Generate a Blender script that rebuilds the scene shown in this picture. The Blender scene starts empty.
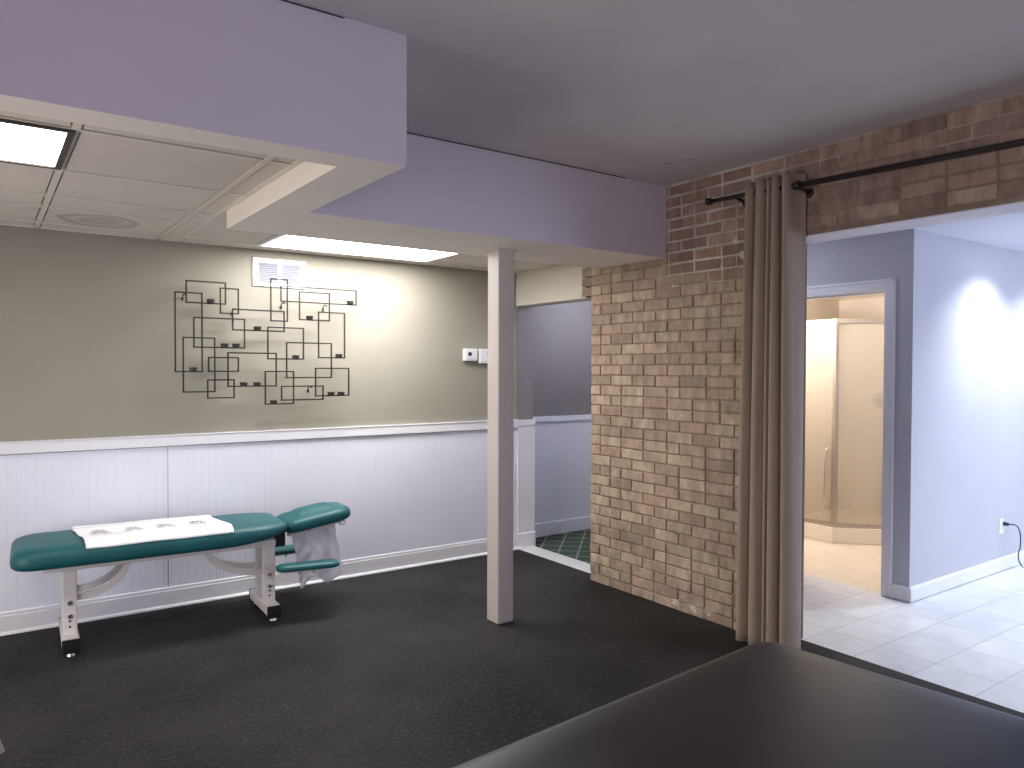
import bpy, bmesh, math, random
from mathutils import Vector, Matrix, noise
random.seed(7)
scene = bpy.context.scene
COL = scene.collection
R = math.radians

# ------------------------------------------------------------------ camera
F_PX, YAW, PITCH, ROLL, CAM_H = 749.9, R(35.337), R(-1.103), R(0.196), 1.5
fw = Vector((math.sin(YAW)*math.cos(PITCH), math.cos(YAW)*math.cos(PITCH), math.sin(PITCH)))
r0 = Vector((math.cos(YAW), -math.sin(YAW), 0)); u0 = r0.cross(fw)
rt = r0*math.cos(ROLL) + u0*math.sin(ROLL); up = -r0*math.sin(ROLL) + u0*math.cos(ROLL)
cam_d = bpy.data.cameras.new('camera'); cam = bpy.data.objects.new('camera', cam_d); COL.objects.link(cam)
cam_d.sensor_width = 36.0; cam_d.lens = F_PX/1024*36.0; cam_d.clip_start = 0.05
m = Matrix.Identity(4)
for i in range(3):
    m[i][0], m[i][1], m[i][2], m[i][3] = rt[i], up[i], -fw[i], (0, 0, CAM_H)[i]
cam.matrix_world = m
scene.camera = cam

# ------------------------------------------------------------------ world, exposure, daylight
scene.view_settings.view_transform = 'Standard'; scene.view_settings.look = 'None'
scene.view_settings.exposure = 0.5; scene.view_settings.gamma = 1.0
scene.view_settings.use_curve_mapping = False
scene.cycles.use_denoising = True
scene.cycles.max_bounces = 10; scene.cycles.diffuse_bounces = 6
scene.cycles.sample_clamp_indirect = 6.0
w = bpy.data.worlds.new('world'); scene.world = w; w.use_nodes = True
w.node_tree.nodes['Background'].inputs[0].default_value = (0.60, 0.66, 0.95, 1)
w.node_tree.nodes['Background'].inputs[1].default_value = 1.0

def area(name, loc, target, sx, sy, color, power):
    d = bpy.data.lights.new(name, 'AREA'); d.shape = 'RECTANGLE'; d.size = sx; d.size_y = sy
    d.color = color; d.energy = power
    o = bpy.data.objects.new(name, d); COL.objects.link(o); o.location = loc
    o.rotation_euler = (Vector(target)-Vector(loc)).to_track_quat('-Z', 'Y').to_euler()
    return o
# daylight coming in through the two windows behind the photographer
area('window_daylight', (0.2, -2.42, 1.45), (0.2, 5, 1.45), 2.2, 1.3, (0.94, 0.82, 1.0), 21)
area('window_daylight_far', (7.0, -2.42, 1.45), (6.6, 3, 1.3), 2.4, 1.5, (0.74, 0.81, 1.0), 62)
# added warm fill from the left for brick, curtain, post and ceilings
area('window_daylight_left', (-2.12, 2.85, 0.85), (3.5, 1.6, 1.7), 2.3, 1.1, (1.0, 0.90, 0.80), 40)

def spot(name, loc, target, power, color, angle=100, blend=0.6, rad=0.04):
    d = bpy.data.lights.new(name, 'SPOT'); d.energy = power; d.color = color
    d.spot_size = R(angle); d.spot_blend = blend; d.shadow_soft_size = rad
    o = bpy.data.objects.new(name, d); COL.objects.link(o); o.location = loc
    o.rotation_euler = (Vector(target)-Vector(loc)).to_track_quat('-Z', 'Y').to_euler()
    return o

# ------------------------------------------------------------------ materials
def lin(c):
    return tuple((v/255/12.92 if v/255 <= 0.04045 else ((v/255+0.055)/1.055)**2.4) for v in c)
class NT:
    def __init__(s, name):
        s.m = bpy.data.materials.new(name); s.m.use_nodes = True; s.t = s.m.node_tree
        s.b = s.t.nodes['Principled BSDF']; s.out = s.t.nodes['Material Output']
    def n(s, typ, **kw):
        o = s.t.nodes.new(typ)
        for k, v in kw.items():
            if k[0] == '_': o.inputs[k[1:].replace('_', ' ')].default_value = v
            else: setattr(o, k, v)
        return o
    def l(s, a, b): s.t.links.new(a, b)
    def coords(s): return s.n('ShaderNodeTexCoord').outputs['Object']
    def noise(s, scale, detail=3, rough=0.5, vec=None):
        o = s.n('ShaderNodeTexNoise'); o.inputs['Scale'].default_value = scale
        o.inputs['Detail'].default_value = detail; o.inputs['Roughness'].default_value = rough
        s.l(vec if vec is not None else s.coords(), o.inputs['Vector']); return o
    def ramp(s, fac, stops):
        o = s.n('ShaderNodeValToRGB'); e = o.color_ramp.elements
        while len(e) < len(stops): e.new(0.5)
        for el, (p, c) in zip(e, stops): el.position = p; el.color = (*c, 1) if len(c) == 3 else c
        s.l(fac, o.inputs[0]); return o
    def mix(s, fac, a, b, mode='MIX'):
        o = s.n('ShaderNodeMix', data_type='RGBA', blend_type=mode)
        for sock, v in ((o.inputs[0], fac), (o.inputs[6], a), (o.inputs[7], b)):
            if hasattr(v, 'is_output'): s.l(v, sock)
            elif isinstance(v, tuple): sock.default_value = (*v, 1)
            else: sock.default_value = v
        return o.outputs[2]
    def math(s, op, a, b=0.0, c=0.0):
        o = s.n('ShaderNodeMath', operation=op)
        for sock, v in zip(o.inputs, (a, b, c)):
            if hasattr(v, 'is_output'): s.l(v, sock)
            else: sock.default_value = v
        return o.outputs[0]
    def bump(s, h, strength=0.3, dist=0.002):
        o = s.n('ShaderNodeBump'); o.inputs['Strength'].default_value = strength; o.inputs['Distance'].default_value = dist
        s.l(h, o.inputs['Height']); s.l(o.outputs[0], s.b.inputs['Normal'])
    def base(s, v):
        if hasattr(v, 'is_output'): s.l(v, s.b.inputs['Base Color'])
        else: s.b.inputs['Base Color'].default_value = (*v, 1)

def paint(name, col, rough=0.6, var=0.06, bump=0.15, scale=60, metal=0.0, spec=0.5):
    t = NT(name); t.b.inputs['Roughness'].default_value = rough; t.b.inputs['Metallic'].default_value = metal
    t.b.inputs['Specular IOR Level'].default_value = spec
    nz = t.noise(2.2, 4)
    a = tuple(c*(1-var) for c in col); b = tuple(min(1, c*(1+var)) for c in col)
    t.base(t.ramp(nz.outputs[0], [(0.3, a), (0.7, b)]).outputs[0])
    if bump: t.bump(t.noise(scale, 3).outputs[0], bump, 0.002)
    return t.m

M = {}
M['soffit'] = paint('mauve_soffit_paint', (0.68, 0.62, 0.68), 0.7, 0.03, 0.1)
M['soffit_under'] = paint('cream_soffit_underside', (0.86, 0.80, 0.73), 0.7, 0.03, 0.1)  # lighter and warmer than the faces: bounce light put into the colour
M['ceiling'] = paint('ceiling_paint', (0.62, 0.575, 0.58), 0.85, 0.05, 0.35, 90)
M['olive'] = paint('olive_wall_paint', (0.295, 0.276, 0.226), 0.75, 0.04, 0.2, 80)
M['lavender'] = paint('mauve_wall_paint', (0.225, 0.202, 0.212), 0.75, 0.04, 0.2, 80)
M['greywall'] = paint('pale_grey_wall_paint', (0.50, 0.50, 0.56), 0.7, 0.03, 0.15, 80)
M['whiteceil'] = paint('white_ceiling_paint', (0.70, 0.71, 0.80), 0.8, 0.02, 0.15, 80)
M['wains'] = paint('white_wainscot_paint', (0.78, 0.80, 0.90), 0.45, 0.03, 0.05)
M['trim'] = paint('white_trim_paint', (0.78, 0.78, 0.82), 0.4, 0.02, 0.04)
M['post'] = paint('cream_post_paint', (0.60, 0.54, 0.50), 0.5, 0.04, 0.08)
M['beigepaint'] = paint('beige_bath_paint', (0.64, 0.57, 0.48), 0.7, 0.03, 0.1)
M['cream'] = paint('cream_acrylic', (0.76, 0.69, 0.59), 0.3, 0.03, 0.0)
M['black'] = paint('black_iron', (0.018, 0.014, 0.013), 0.45, 0.1, 0.05)
M['bronze'] = paint('dark_bronze', (0.020, 0.014, 0.013), 0.4, 0.1, 0.05)
M['blackplastic'] = paint('black_plastic', (0.012, 0.012, 0.014), 0.4, 0.05, 0)
M['whitemetal'] = paint('white_powder_coat', (0.74, 0.70, 0.68), 0.35, 0.03, 0.04)
M['whiteplastic'] = paint('white_plastic', (0.78, 0.77, 0.80), 0.4, 0.02, 0)
M['steel'] = paint('brushed_steel', (0.55, 0.54, 0.53), 0.3, 0.05, 0.02, metal=1.0)
M['nickel'] = paint('satin_nickel_frame', (0.45, 0.40, 0.34), 0.3, 0.05, 0.02, metal=0.9)
M['grey'] = paint('vent_shadow_grey', (0.30, 0.30, 0.35), 0.6, 0.05, 0)
M['slatgrey'] = paint('grey_louvre_enamel', (0.34, 0.34, 0.40), 0.6, 0.03, 0)
M['darkbrown'] = paint('dark_brown_metal', (0.05, 0.036, 0.03), 0.5, 0.1, 0.05)
M['wax'] = paint('dark_candle_cup', (0.022, 0.018, 0.016), 0.35, 0.1, 0)
M['lintelpaint'] = paint('pale_lintel_paint', (0.74, 0.72, 0.80), 0.7, 0.03, 0.1)

def emit(name, col, strength):
    t = NT(name); e = t.n('ShaderNodeEmission'); e.inputs[0].default_value = (*col, 1); e.inputs[1].default_value = strength
    t.l(e.outputs[0], t.out.inputs[0]); return t.m
M['tube'] = emit('troffer_diffuser', (1.0, 0.98, 0.96), 19.0)
M['tube_dim'] = emit('ageing_troffer_diffuser', (1.0, 0.96, 0.91), 8.5)  # weaker glow for the left panel
M['globe'] = emit('vanity_globe', (1.0, 0.91, 0.83), 185.0)
M['canbulb'] = emit('recessed_bulb', (0.90, 0.95, 1.0), 20.0)

def mat_vinyl(name, col, rough, creases):
    t = NT(name); t.b.inputs['Roughness'].default_value = rough; t.b.inputs['Specular IOR Level'].default_value = 0.42
    nz = t.noise(3.0, 3)
    t.base(t.ramp(nz.outputs[0], [(0.3, tuple(c*0.88 for c in col)), (0.7, tuple(c*1.1 for c in col))]).outputs[0])
    h = t.math('ADD', t.math('MULTIPLY', t.noise(5.0, 2).outputs[0], creases), t.math('MULTIPLY', t.noise(420, 2).outputs[0], 0.06))
    t.bump(h, 0.35, 0.004); return t.m
M['green'] = mat_vinyl('dark_green_vinyl', (0.006, 0.095, 0.106), 0.48, 0.4)
M['blackvinyl'] = mat_vinyl('black_vinyl', (0.012, 0.0108, 0.0165), 0.44, 0.8)
M['blackvinyl'].node_tree.nodes['Principled BSDF'].inputs['Specular IOR Level'].default_value = 0.62

def mat_rubber():
    t = NT('black_rubber_flooring'); t.b.inputs['Roughness'].default_value = 0.7; t.b.inputs['Specular IOR Level'].default_value = 0.15
    v = t.coords()
    big = t.noise(1.3, 4, 0.6, v); fine = t.noise(48, 4, 0.85, v); speck = t.n('ShaderNodeTexVoronoi'); speck.inputs['Scale'].default_value = 55
    t.l(v, speck.inputs['Vector'])
    c1 = t.ramp(big.outputs[0], [(0.34, (0.010, 0.0097, 0.0093)), (0.66, (0.031, 0.029, 0.0285))]).outputs[0]
    c2 = t.mix(t.ramp(fine.outputs[0], [(0.50, (0, 0, 0)), (0.72, (1, 1, 1))]).outputs[0], c1, (0.066, 0.063, 0.061))
    sp = t.ramp(speck.outputs['Distance'], [(0.05, (1, 1, 1)), (0.10, (0, 0, 0))]).outputs[0]
    gate = t.ramp(t.noise(14, 2, 0.5, v).outputs[0], [(0.58, (0, 0, 0)), (0.64, (1, 1, 1))]).outputs[0]
    t.base(t.mix(t.math('MULTIPLY', sp, gate), c2, (0.22, 0.22, 0.22)))
    t.bump(fine.outputs[0], 0.5, 0.003); return t.m
M['rubber'] = mat_rubber()

def mat_tiles(name, px, py, ox, oy, c_a, c_b, grout, gw=0.006, rough=0.28):
    t = NT(name); t.b.inputs['Roughness'].default_value = rough
    v = t.coords(); s = t.n('ShaderNodeSeparateXYZ'); t.l(v, s.inputs[0])
    def line(sock, p, o):
        q = t.math('DIVIDE', t.math('SUBTRACT', sock, o), p)
        d = t.math('ABSOLUTE', t.math('SUBTRACT', t.math('FRACT', q), 0.5))
        return t.math('GREATER_THAN', d, 0.5-gw/2/p), t.math('FLOOR', q)
    lx, ix = line(s.outputs[0], px, ox); ly, iy = line(s.outputs[1], py, oy)
    g = t.math('MAXIMUM', lx, ly)
    cv = t.n('ShaderNodeCombineXYZ'); t.l(ix, cv.inputs[0]); t.l(iy, cv.inputs[1])
    wn = t.n('ShaderNodeTexWhiteNoise', noise_dimensions='3D'); t.l(cv.outputs[0], wn.inputs['Vector'])
    vec = t.n('ShaderNodeVectorMath', operation='ADD'); t.l(v, vec.inputs[0]); t.l(wn.outputs['Color'], vec.inputs[1])
    nz = t.noise(7, 5, 0.6, vec.outputs[0])
    f = t.math('ADD', t.math('MULTIPLY', nz.outputs[0], 0.75), t.math('MULTIPLY', wn.outputs['Value'], 0.25))
    t.base(t.mix(g, t.ramp(f, [(0.25, c_a), (0.75, c_b)]).outputs[0], grout))
    t.bump(t.math('SUBTRACT', 1.0, g), 0.4, 0.002); return t.m
M['tile'] = mat_tiles('pale_stone_tile', 0.345, 0.295, 4.0, 2.155, (0.53, 0.54, 0.57), (0.70, 0.71, 0.735), (0.40, 0.40, 0.42))
M['bathtile'] = mat_tiles('beige_bath_tile', 0.30, 0.30, 5.1, 2.6, (0.62, 0.54, 0.43), (0.72, 0.63, 0.52), (0.46, 0.38, 0.29), 0.005)
M['threshold'] = mat_tiles('white_threshold_tile', 0.30, 0.30, 3.52, 4.10, (0.60, 0.60, 0.60), (0.72, 0.72, 0.72), (0.45, 0.44, 0.43), 0.005)
M['showertile'] = mat_tiles('cream_shower_tile', 0.15, 0.15, 0, 0, (0.76, 0.69, 0.59), (0.80, 0.73, 0.63), (0.68, 0.62, 0.53), 0.003)

def mat_lattice():
    t = NT('green_lattice_carpet'); t.b.inputs['Roughness'].default_value = 0.95; t.b.inputs['Specular IOR Level'].default_value = 0.1
    v = t.coords(); s = t.n('ShaderNodeSeparateXYZ'); t.l(v, s.inputs[0])
    def diag(sign):
        q = t.math('ADD', t.math('DIVIDE', s.outputs[0], 0.23), t.math('MULTIPLY', t.math('DIVIDE', s.outputs[1], 0.23), sign))
        d = t.math('ABSOLUTE', t.math('SUBTRACT', t.math('FRACT', q), 0.5))
        return t.math('GREATER_THAN', d, 0.455)
    g = t.math('MAXIMUM', diag(1.0), diag(-1.0))
    nz = t.noise(180, 2)
    base = t.ramp(nz.outputs[0], [(0.3, (0.040, 0.058, 0.044)), (0.7, (0.066, 0.088, 0.068))]).outputs[0]
    t.base(t.mix(g, base, (0.20, 0.225, 0.20))); t.bump(nz.outputs[0], 0.6, 0.004); return t.m
M['lattice'] = mat_lattice()

def mat_vcol(name, rough, bump_scale, bump, fac_noise):
    t = NT(name); t.b.inputs['Roughness'].default_value = rough; t.b.inputs['Specular IOR Level'].default_value = 0.25
    a = t.n('ShaderNodeVertexColor'); a.layer_name = 'tint'
    v = t.coords()
    mp = t.n('ShaderNodeMapping'); mp.inputs['Scale'].default_value = (1, 1, 0.45); t.l(v, mp.inputs['Vector'])
    nz = t.noise(17, 5, 0.7, mp.outputs[0])
    mul = t.ramp(nz.outputs[0], [(0.28, (1-fac_noise,)*3), (0.72, (1+fac_noise*0.55,)*3)]).outputs[0]
    t.base(t.mix(1.0, a.outputs[0], mul, 'MULTIPLY'))
    t.bump(t.noise(bump_scale, 4, 0.65, v).outputs[0], bump, 0.004); return t.m
M['brick'] = mat_vcol('aged_brick', 0.9, 70, 0.6, 0.44)
M['mortar'] = mat_vcol('aged_mortar', 0.95, 90, 0.8, 0.25)

def mat_cloth():
    t = NT('taupe_curtain_fabric'); t.b.inputs['Roughness'].default_value = 0.85; t.b.inputs['Sheen Weight'].default_value = 0.25
    nz = t.noise(240, 2); t.base(t.ramp(nz.outputs[0], [(0.3, (0.285, 0.222, 0.165)), (0.7, (0.345, 0.272, 0.205))]).outputs[0])
    t.bump(nz.outputs[0], 0.2, 0.001); return t.m
M['cloth'] = mat_cloth()

def mat_acoustic():
    t = NT('ceiling_tile_board'); t.b.inputs['Roughness'].default_value = 0.9; t.b.inputs['Specular IOR Level'].default_value = 0.15
    v = t.coords(); nz = t.noise(160, 3, 0.7, v); big = t.noise(1.7, 3, 0.5, v)
    c = t.ramp(big.outputs[0], [(0.3, (0.66, 0.61, 0.55)), (0.7, (0.75, 0.70, 0.63))]).outputs[0]
    # old water stain rings on the tile by the far wall
    mp = t.n('ShaderNodeMapping'); mp.inputs['Location'].default_value = (-0.53, -4.66, -2.30); mp.inputs['Scale'].default_value = (1, 1.25, 0)
    mp.vector_type = 'POINT'
    sub = t.n('ShaderNodeVectorMath', operation='SUBTRACT'); sub.inputs[1].default_value = (0.53, 4.66, 2.30); t.l(v, sub.inputs[0])
    ln = t.n('ShaderNodeVectorMath', operation='LENGTH'); t.l(sub.outputs[0], ln.inputs[0])
    d = t.math('ADD', ln.outputs['Value'], t.math('MULTIPLY', t.noise(6, 3, 0.5, v).outputs[0], 0.12))
    ring = t.ramp(d, [(0.0, (0.35,)*3), (0.16, (0.5,)*3), (0.19, (0.1,)*3), (0.24, (0.75,)*3), (0.26, (0.0,)*3)]).outputs[0]
    t.base(t.mix(t.math('MULTIPLY', ring, 0.75), c, (0.27, 0.23, 0.18))); t.bump(nz.outputs[0], 0.5, 0.003); return t.m
M['acoustic'] = mat_acoustic()

def mat_glass(name, tint, gl, rough):
    t = NT(name); tr = t.n('ShaderNodeBsdfTransparent'); tr.inputs[0].default_value = (*tint, 1)
    g = t.n('ShaderNodeBsdfGlossy'); g.inputs[0].default_value = (1, 1, 1, 1); g.inputs['Roughness'].default_value = rough
    df = t.n('ShaderNodeBsdfDiffuse'); df.inputs[0].default_value = (0.72, 0.66, 0.56, 1)
    m1 = t.n('ShaderNodeMixShader'); m1.inputs[0].default_value = 0.22; t.l(tr.outputs[0], m1.inputs[1]); t.l(df.outputs[0], m1.inputs[2])
    m2 = t.n('ShaderNodeMixShader'); m2.inputs[0].default_value = gl; t.l(m1.outputs[0], m2.inputs[1]); t.l(g.outputs[0], m2.inputs[2])
    t.bump(t.noise(60, 2).outputs[0], 0.2, 0.002)
    bn = [n for n in t.t.nodes if n.type == 'BUMP'][0]; t.l(bn.outputs[0], g.inputs['Normal'])
    t.l(m2.outputs[0], t.out.inputs[0]); return t.m
M['glass'] = mat_glass('obscure_shower_glass', (0.88, 0.86, 0.82), 0.10, 0.16)
def mat_pane():
    t = NT('window_glass'); tr = t.n('ShaderNodeBsdfTransparent'); g = t.n('ShaderNodeBsdfGlossy'); g.inputs['Roughness'].default_value = 0.02
    m2 = t.n('ShaderNodeMixShader'); m2.inputs[0].default_value = 0.06; t.l(tr.outputs[0], m2.inputs[1]); t.l(g.outputs[0], m2.inputs[2])
    t.l(m2.outputs[0], t.out.inputs[0]); return t.m
M['pane'] = mat_pane()
def mat_plastic_sheet():
    t = NT('thin_crumpled_paper'); tl = t.n('ShaderNodeBsdfTranslucent'); tl.inputs[0].default_value = (0.9, 0.89, 0.93, 1)
    df = t.n('ShaderNodeBsdfDiffuse'); df.inputs[0].default_value = (0.85, 0.84, 0.88, 1); tr = t.n('ShaderNodeBsdfTransparent')
    m1 = t.n('ShaderNodeMixShader'); m1.inputs[0].default_value = 0.5; t.l(df.outputs[0], m1.inputs[1]); t.l(tl.outputs[0], m1.inputs[2])
    m2 = t.n('ShaderNodeMixShader'); m2.inputs[0].default_value = 0.06; t.l(m1.outputs[0], m2.inputs[1]); t.l(tr.outputs[0], m2.inputs[2])
    t.l(m2.outputs[0], t.out.inputs[0]); return t.m
M['thinpaper'] = mat_plastic_sheet()
M['paper'] = paint('white_printed_cloth', (0.84, 0.84, 0.88), 0.8, 0.02, 0.1, 200)
M['print'] = paint('grey_print', (0.42, 0.42, 0.43), 0.8, 0.3, 0)
M['printdark'] = paint('dark_print', (0.16, 0.15, 0.16), 0.8, 0.2, 0)

# ------------------------------------------------------------------ mesh helpers
class MB:
    def __init__(s): s.b = bmesh.new()
    def box(s, x0, x1, y0, y1, z0, z1, bev=0.0, M4=None, seg=2):
        t = bmesh.new(); bmesh.ops.create_cube(t, size=1)
        for v in t.verts:
            v.co = Vector(((x0+x1)/2+v.co.x*(x1-x0), (y0+y1)/2+v.co.y*(y1-y0), (z0+z1)/2+v.co.z*(z1-z0)))
        if bev: bmesh.ops.bevel(t, geom=t.edges[:], offset=bev, segments=seg, affect='EDGES', profile=0.5)
        return s.add(t, M4)
    def cyl(s, p0, p1, r0, r1=None, n=20, bev=0.0):
        p0, p1 = Vector(p0), Vector(p1); d = p1-p0; r1 = r0 if r1 is None else r1
        t = bmesh.new(); bmesh.ops.create_cone(t, cap_ends=True, segments=n, radius1=r0, radius2=r1, depth=d.length)
        if bev:
            es = [e for e in t.edges if abs(e.verts[0].co.z-e.verts[1].co.z) < 1e-6]
            bmesh.ops.bevel(t, geom=es, offset=bev, segments=2, affect='EDGES')
        return s.add(t, Matrix.Translation((p0+p1)/2) @ d.to_track_quat('Z', 'Y').to_matrix().to_4x4())
    def ball(s, c, r, sx=1, sy=1, sz=1, n=20):
        t = bmesh.new(); bmesh.ops.create_uvsphere(t, u_segments=n, v_segments=n//2, radius=r)
        return s.add(t, Matrix.Translation(c) @ Matrix.Diagonal((sx, sy, sz, 1)))
    def add(s, t, M4=None):
        if M4 is not None: t.transform(M4)
        me = bpy.data.meshes.new('t'); t.to_mesh(me); t.free(); s.b.from_mesh(me); bpy.data.meshes.remove(me); return s
    def grid(s, f, nu, nv):
        vs = [[s.b.verts.new(f(i/nu, j/nv)) for j in range(nv+1)] for i in range(nu+1)]
        for i in range(nu):
            for j in range(nv):
                s.b.faces.new((vs[i][j], vs[i+1][j], vs[i+1][j+1], vs[i][j+1]))
        return s
    def tube(s, pts, r, n=10, cap=True):
        pts = [Vector(p) for p in pts]; rings = []; T0 = (pts[1]-pts[0]).normalized()
        nrm = T0.orthogonal().normalized()
        for i, p in enumerate(pts):
            T = (pts[min(i+1, len(pts)-1)]-pts[max(i-1, 0)]).normalized()
            nrm = (nrm - T*nrm.dot(T)).normalized(); bi = T.cross(nrm)
            rr = r[i] if isinstance(r, (list, tuple)) else r
            rings.append([s.b.verts.new(p+rr*(nrm*math.cos(2*math.pi*k/n)+bi*math.sin(2*math.pi*k/n))) for k in range(n)])
        for a, c in zip(rings, rings[1:]):
            for k in range(n): s.b.faces.new((a[k], a[(k+1) % n], c[(k+1) % n], c[k]))
        if cap: s.b.faces.new(rings[0][::-1]); s.b.faces.new(rings[-1])
        return s
    def flatbar(s, pts, w, t, side):
        # bar of rectangular section swept along pts; side = width direction
        side = Vector(side).normalized(); rings = []
        pts = [Vector(p) for p in pts]
        for i, p in enumerate(pts):
            T = (pts[min(i+1, len(pts)-1)]-pts[max(i-1, 0)]).normalized(); nn = T.cross(side).normalized()
            rings.append([s.b.verts.new(p+side*a*w/2+nn*c*t/2) for a, c in ((-1, -1), (1, -1), (1, 1), (-1, 1))])
        for a, c in zip(rings, rings[1:]):
            for k in range(4): s.b.faces.new((a[k], a[(k+1) % 4], c[(k+1) % 4], c[k]))
        s.b.faces.new(rings[0][::-1]); s.b.faces.new(rings[-1]); return s
    def cushion(s, outline, rings, crown=0.0):
        # outline: list of (u,v) counter-clockwise; rings: (inset, z) from bottom to top
        n = len(outline); P = [Vector((a, b)) for a, b in outline]
        x0, x1 = min(p.x for p in P), max(p.x for p in P); y0, y1 = min(p.y for p in P), max(p.y for p in P)
        c = Vector(((x0+x1)/2, (y0+y1)/2)); hx, hy = (x1-x0)/2, (y1-y0)/2
        def ins_pt(p, d):
            return (c.x+(p.x-c.x)*(1-d/hx), c.y+(p.y-c.y)*(1-d/hy))
        last = rings[-1]; m_ = min(hx, hy); room = m_-last[0]
        full = list(rings)+[(last[0]+room*f, last[1]+crown*(1-(1-f)**2)) for f in (0.2, 0.42, 0.66, 0.88)]
        R_ = [[s.b.verts.new((*ins_pt(p, d), z)) for p in P] for d, z in full]
        for a, b in zip(R_, R_[1:]):
            for i in range(n): s.b.faces.new((a[i], a[(i+1) % n], b[(i+1) % n], b[i]))
        s.b.faces.new(R_[0][::-1]); s.b.faces.new(R_[-1]); return s
    def build(s, name, mat, parent=None, smooth=False, M4=None):
        if M4 is not None: s.b.transform(M4)
        bmesh.ops.recalc_face_normals(s.b, faces=s.b.faces[:])
        me = bpy.data.meshes.new(name); s.b.to_mesh(me); s.b.free()
        me.materials.append(M[mat] if isinstance(mat, str) else mat)
        if smooth:
            for p in me.polygons: p.use_smooth = True
        o = bpy.data.objects.new(name, me); COL.objects.link(o)
        if parent: o.parent = parent
        return o

def smooth_angle(o, ang=40):
    for p in o.data.polygons: p.use_smooth = True
    try: o.data.set_sharp_from_angle(angle=R(ang))
    except Exception: pass
    return o
def thing(name, label, cat, loc=(0, 0, 0), rz=0.0, group=None):
    o = bpy.data.objects.new(name, None); COL.objects.link(o); o.location = loc; o.rotation_euler = (0, 0, rz)
    o.empty_display_size = 0.1
    return tag(o, label, cat, group)
def tag(o, label, cat, group=None):
    o['label'] = label; o['category'] = cat
    if group: o['group'] = group
    return o
def struct(o):
    o['kind'] = 'structure'; return o
def round_outline(x0, x1, y0, y1, r, n=8):
    # r: (bl, br, tr, tl) radii, counter-clockwise
    out = []
    for (cx, cy, rad, a0) in ((x0+r[0], y0+r[0], r[0], 180), (x1-r[1], y0+r[1], r[1], 270), (x1-r[2], y1-r[2], r[2], 0), (x0+r[3], y1-r[3], r[3], 90)):
        for k in range(n+1):
            a = R(a0+90*k/n); out.append((cx+rad*math.cos(a), cy+rad*math.sin(a)))
    # resample the straight runs so the crown stays even
    res = []
    for i in range(len(out)):
        a, b = Vector(out[i]), Vector(out[(i+1) % len(out)]); L = (b-a).length
        k = max(1, int(L/0.05))
        for j in range(k): res.append(tuple(a.lerp(b, j/k)))
    return res

# ------------------------------------------------------------------ key planes
XB, YG, ZC, ZS, ZT = 3.543, 5.085, 2.663, 2.208, 2.30     # brick face, far wall, ceiling, soffit underside, tile ceiling
XD, YE, ZO = 4.907, 2.455, 2.415                           # wall with the doorway, wall with the outlet, far room ceiling
XL, YN, XR = -2.2, -2.5, 8.6

# ------------------------------------------------------------------ floors
struct(MB().box(XL, 3.725, YN, 4.03, -0.1, 0).box(XL, 3.655, 4.03, YG, -0.1, 0).build('floor', 'rubber'))
struct(MB().box(3.725, XD+0.06, YN, 4.03, -0.12, -0.004).box(XD+0.06, XR, YN, YE+0.05, -0.12, -0.004).build('floor', 'tile'))
struct(MB().box(XD+0.06, 7.1, YE+0.05, 4.35, -0.12, -0.004).build('floor', 'bathtile'))
struct(MB().box(3.655, 3.825, 4.03, 5.36, -0.1, 0.004, 0.002).build('floor', 'threshold'))
struct(MB().box(3.825, 4.95, 4.03, 5.36, -0.1, 0.0).build('floor', 'lattice'))

# ------------------------------------------------------------------ ceilings and soffits
struct(MB().box(XL, XB+0.2, YN, 5.3, ZC, ZC+0.1).build('ceiling', 'ceiling'))
struct(MB().box(XB+0.2, XR, YN, 4.15, ZO, ZO+0.1).build('ceiling', 'whiteceil'))
struct(MB().box(XD+0.1, 7.1, YE+0.1, 4.35, 2.20, 2.30).build('ceiling', 'cream'))
struct(MB().box(3.66, 4.95, 4.03, 5.36, 2.30, 2.40).build('ceiling', 'whiteceil'))
X1, Y1, Y2, YS = 1.220, 2.362, 3.318, 3.95
s = MB()
def lshape(z0, z1):
    s.box(XL, X1, Y1, 2.51, z0, z1)              # near lip
    s.box(1.025, X1, 2.51, Y2, z0, z1)           # right lip
    s.box(1.025, XB, Y2, YS, z0, z1)             # strip running to the brick
# one clean outline prism
def prism(poly, z0, z1):
    t = bmesh.new(); a = [t.verts.new((x, y, z0)) for x, y in poly]; b = [t.verts.new((x, y, z1)) for x, y in poly]
    t.faces.new(a[::-1]); t.faces.new(b)
    n = len(poly)
    for i in range(n): t.faces.new((a[i], a[(i+1) % n], b[(i+1) % n], b[i]))
    bmesh.ops.triangulate(t, faces=[f for f in t.faces if len(f.verts) > 4]); return t
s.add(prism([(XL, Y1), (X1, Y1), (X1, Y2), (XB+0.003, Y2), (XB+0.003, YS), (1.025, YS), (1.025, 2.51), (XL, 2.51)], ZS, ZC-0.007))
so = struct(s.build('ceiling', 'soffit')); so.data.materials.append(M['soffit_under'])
for pg_ in so.data.polygons:  # undersides and inner recess faces take the bounce-lit colour
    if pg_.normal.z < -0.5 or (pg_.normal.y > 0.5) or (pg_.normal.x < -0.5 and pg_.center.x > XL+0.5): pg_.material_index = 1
# dark strip painted in for the shadow in the gap along the soffit top
struct(MB().box(XL, 0.99, Y1+0.004, Y1+0.02, ZC-0.0075, ZC).box(X1+0.004, XB-0.35, Y2+0.004, Y2+0.02, ZC-0.0075, ZC)
       .build('trim_1', 'darkbrown'))
struct(MB().box(0.99, X1-0.002, Y1+0.002, Y1+0.02, ZC-0.0075, ZC).box(XB-0.35, XB, Y2+0.003, Y2+0.02, ZC-0.0075, ZC)
       .build('trim_1', 'soffit'))
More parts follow.
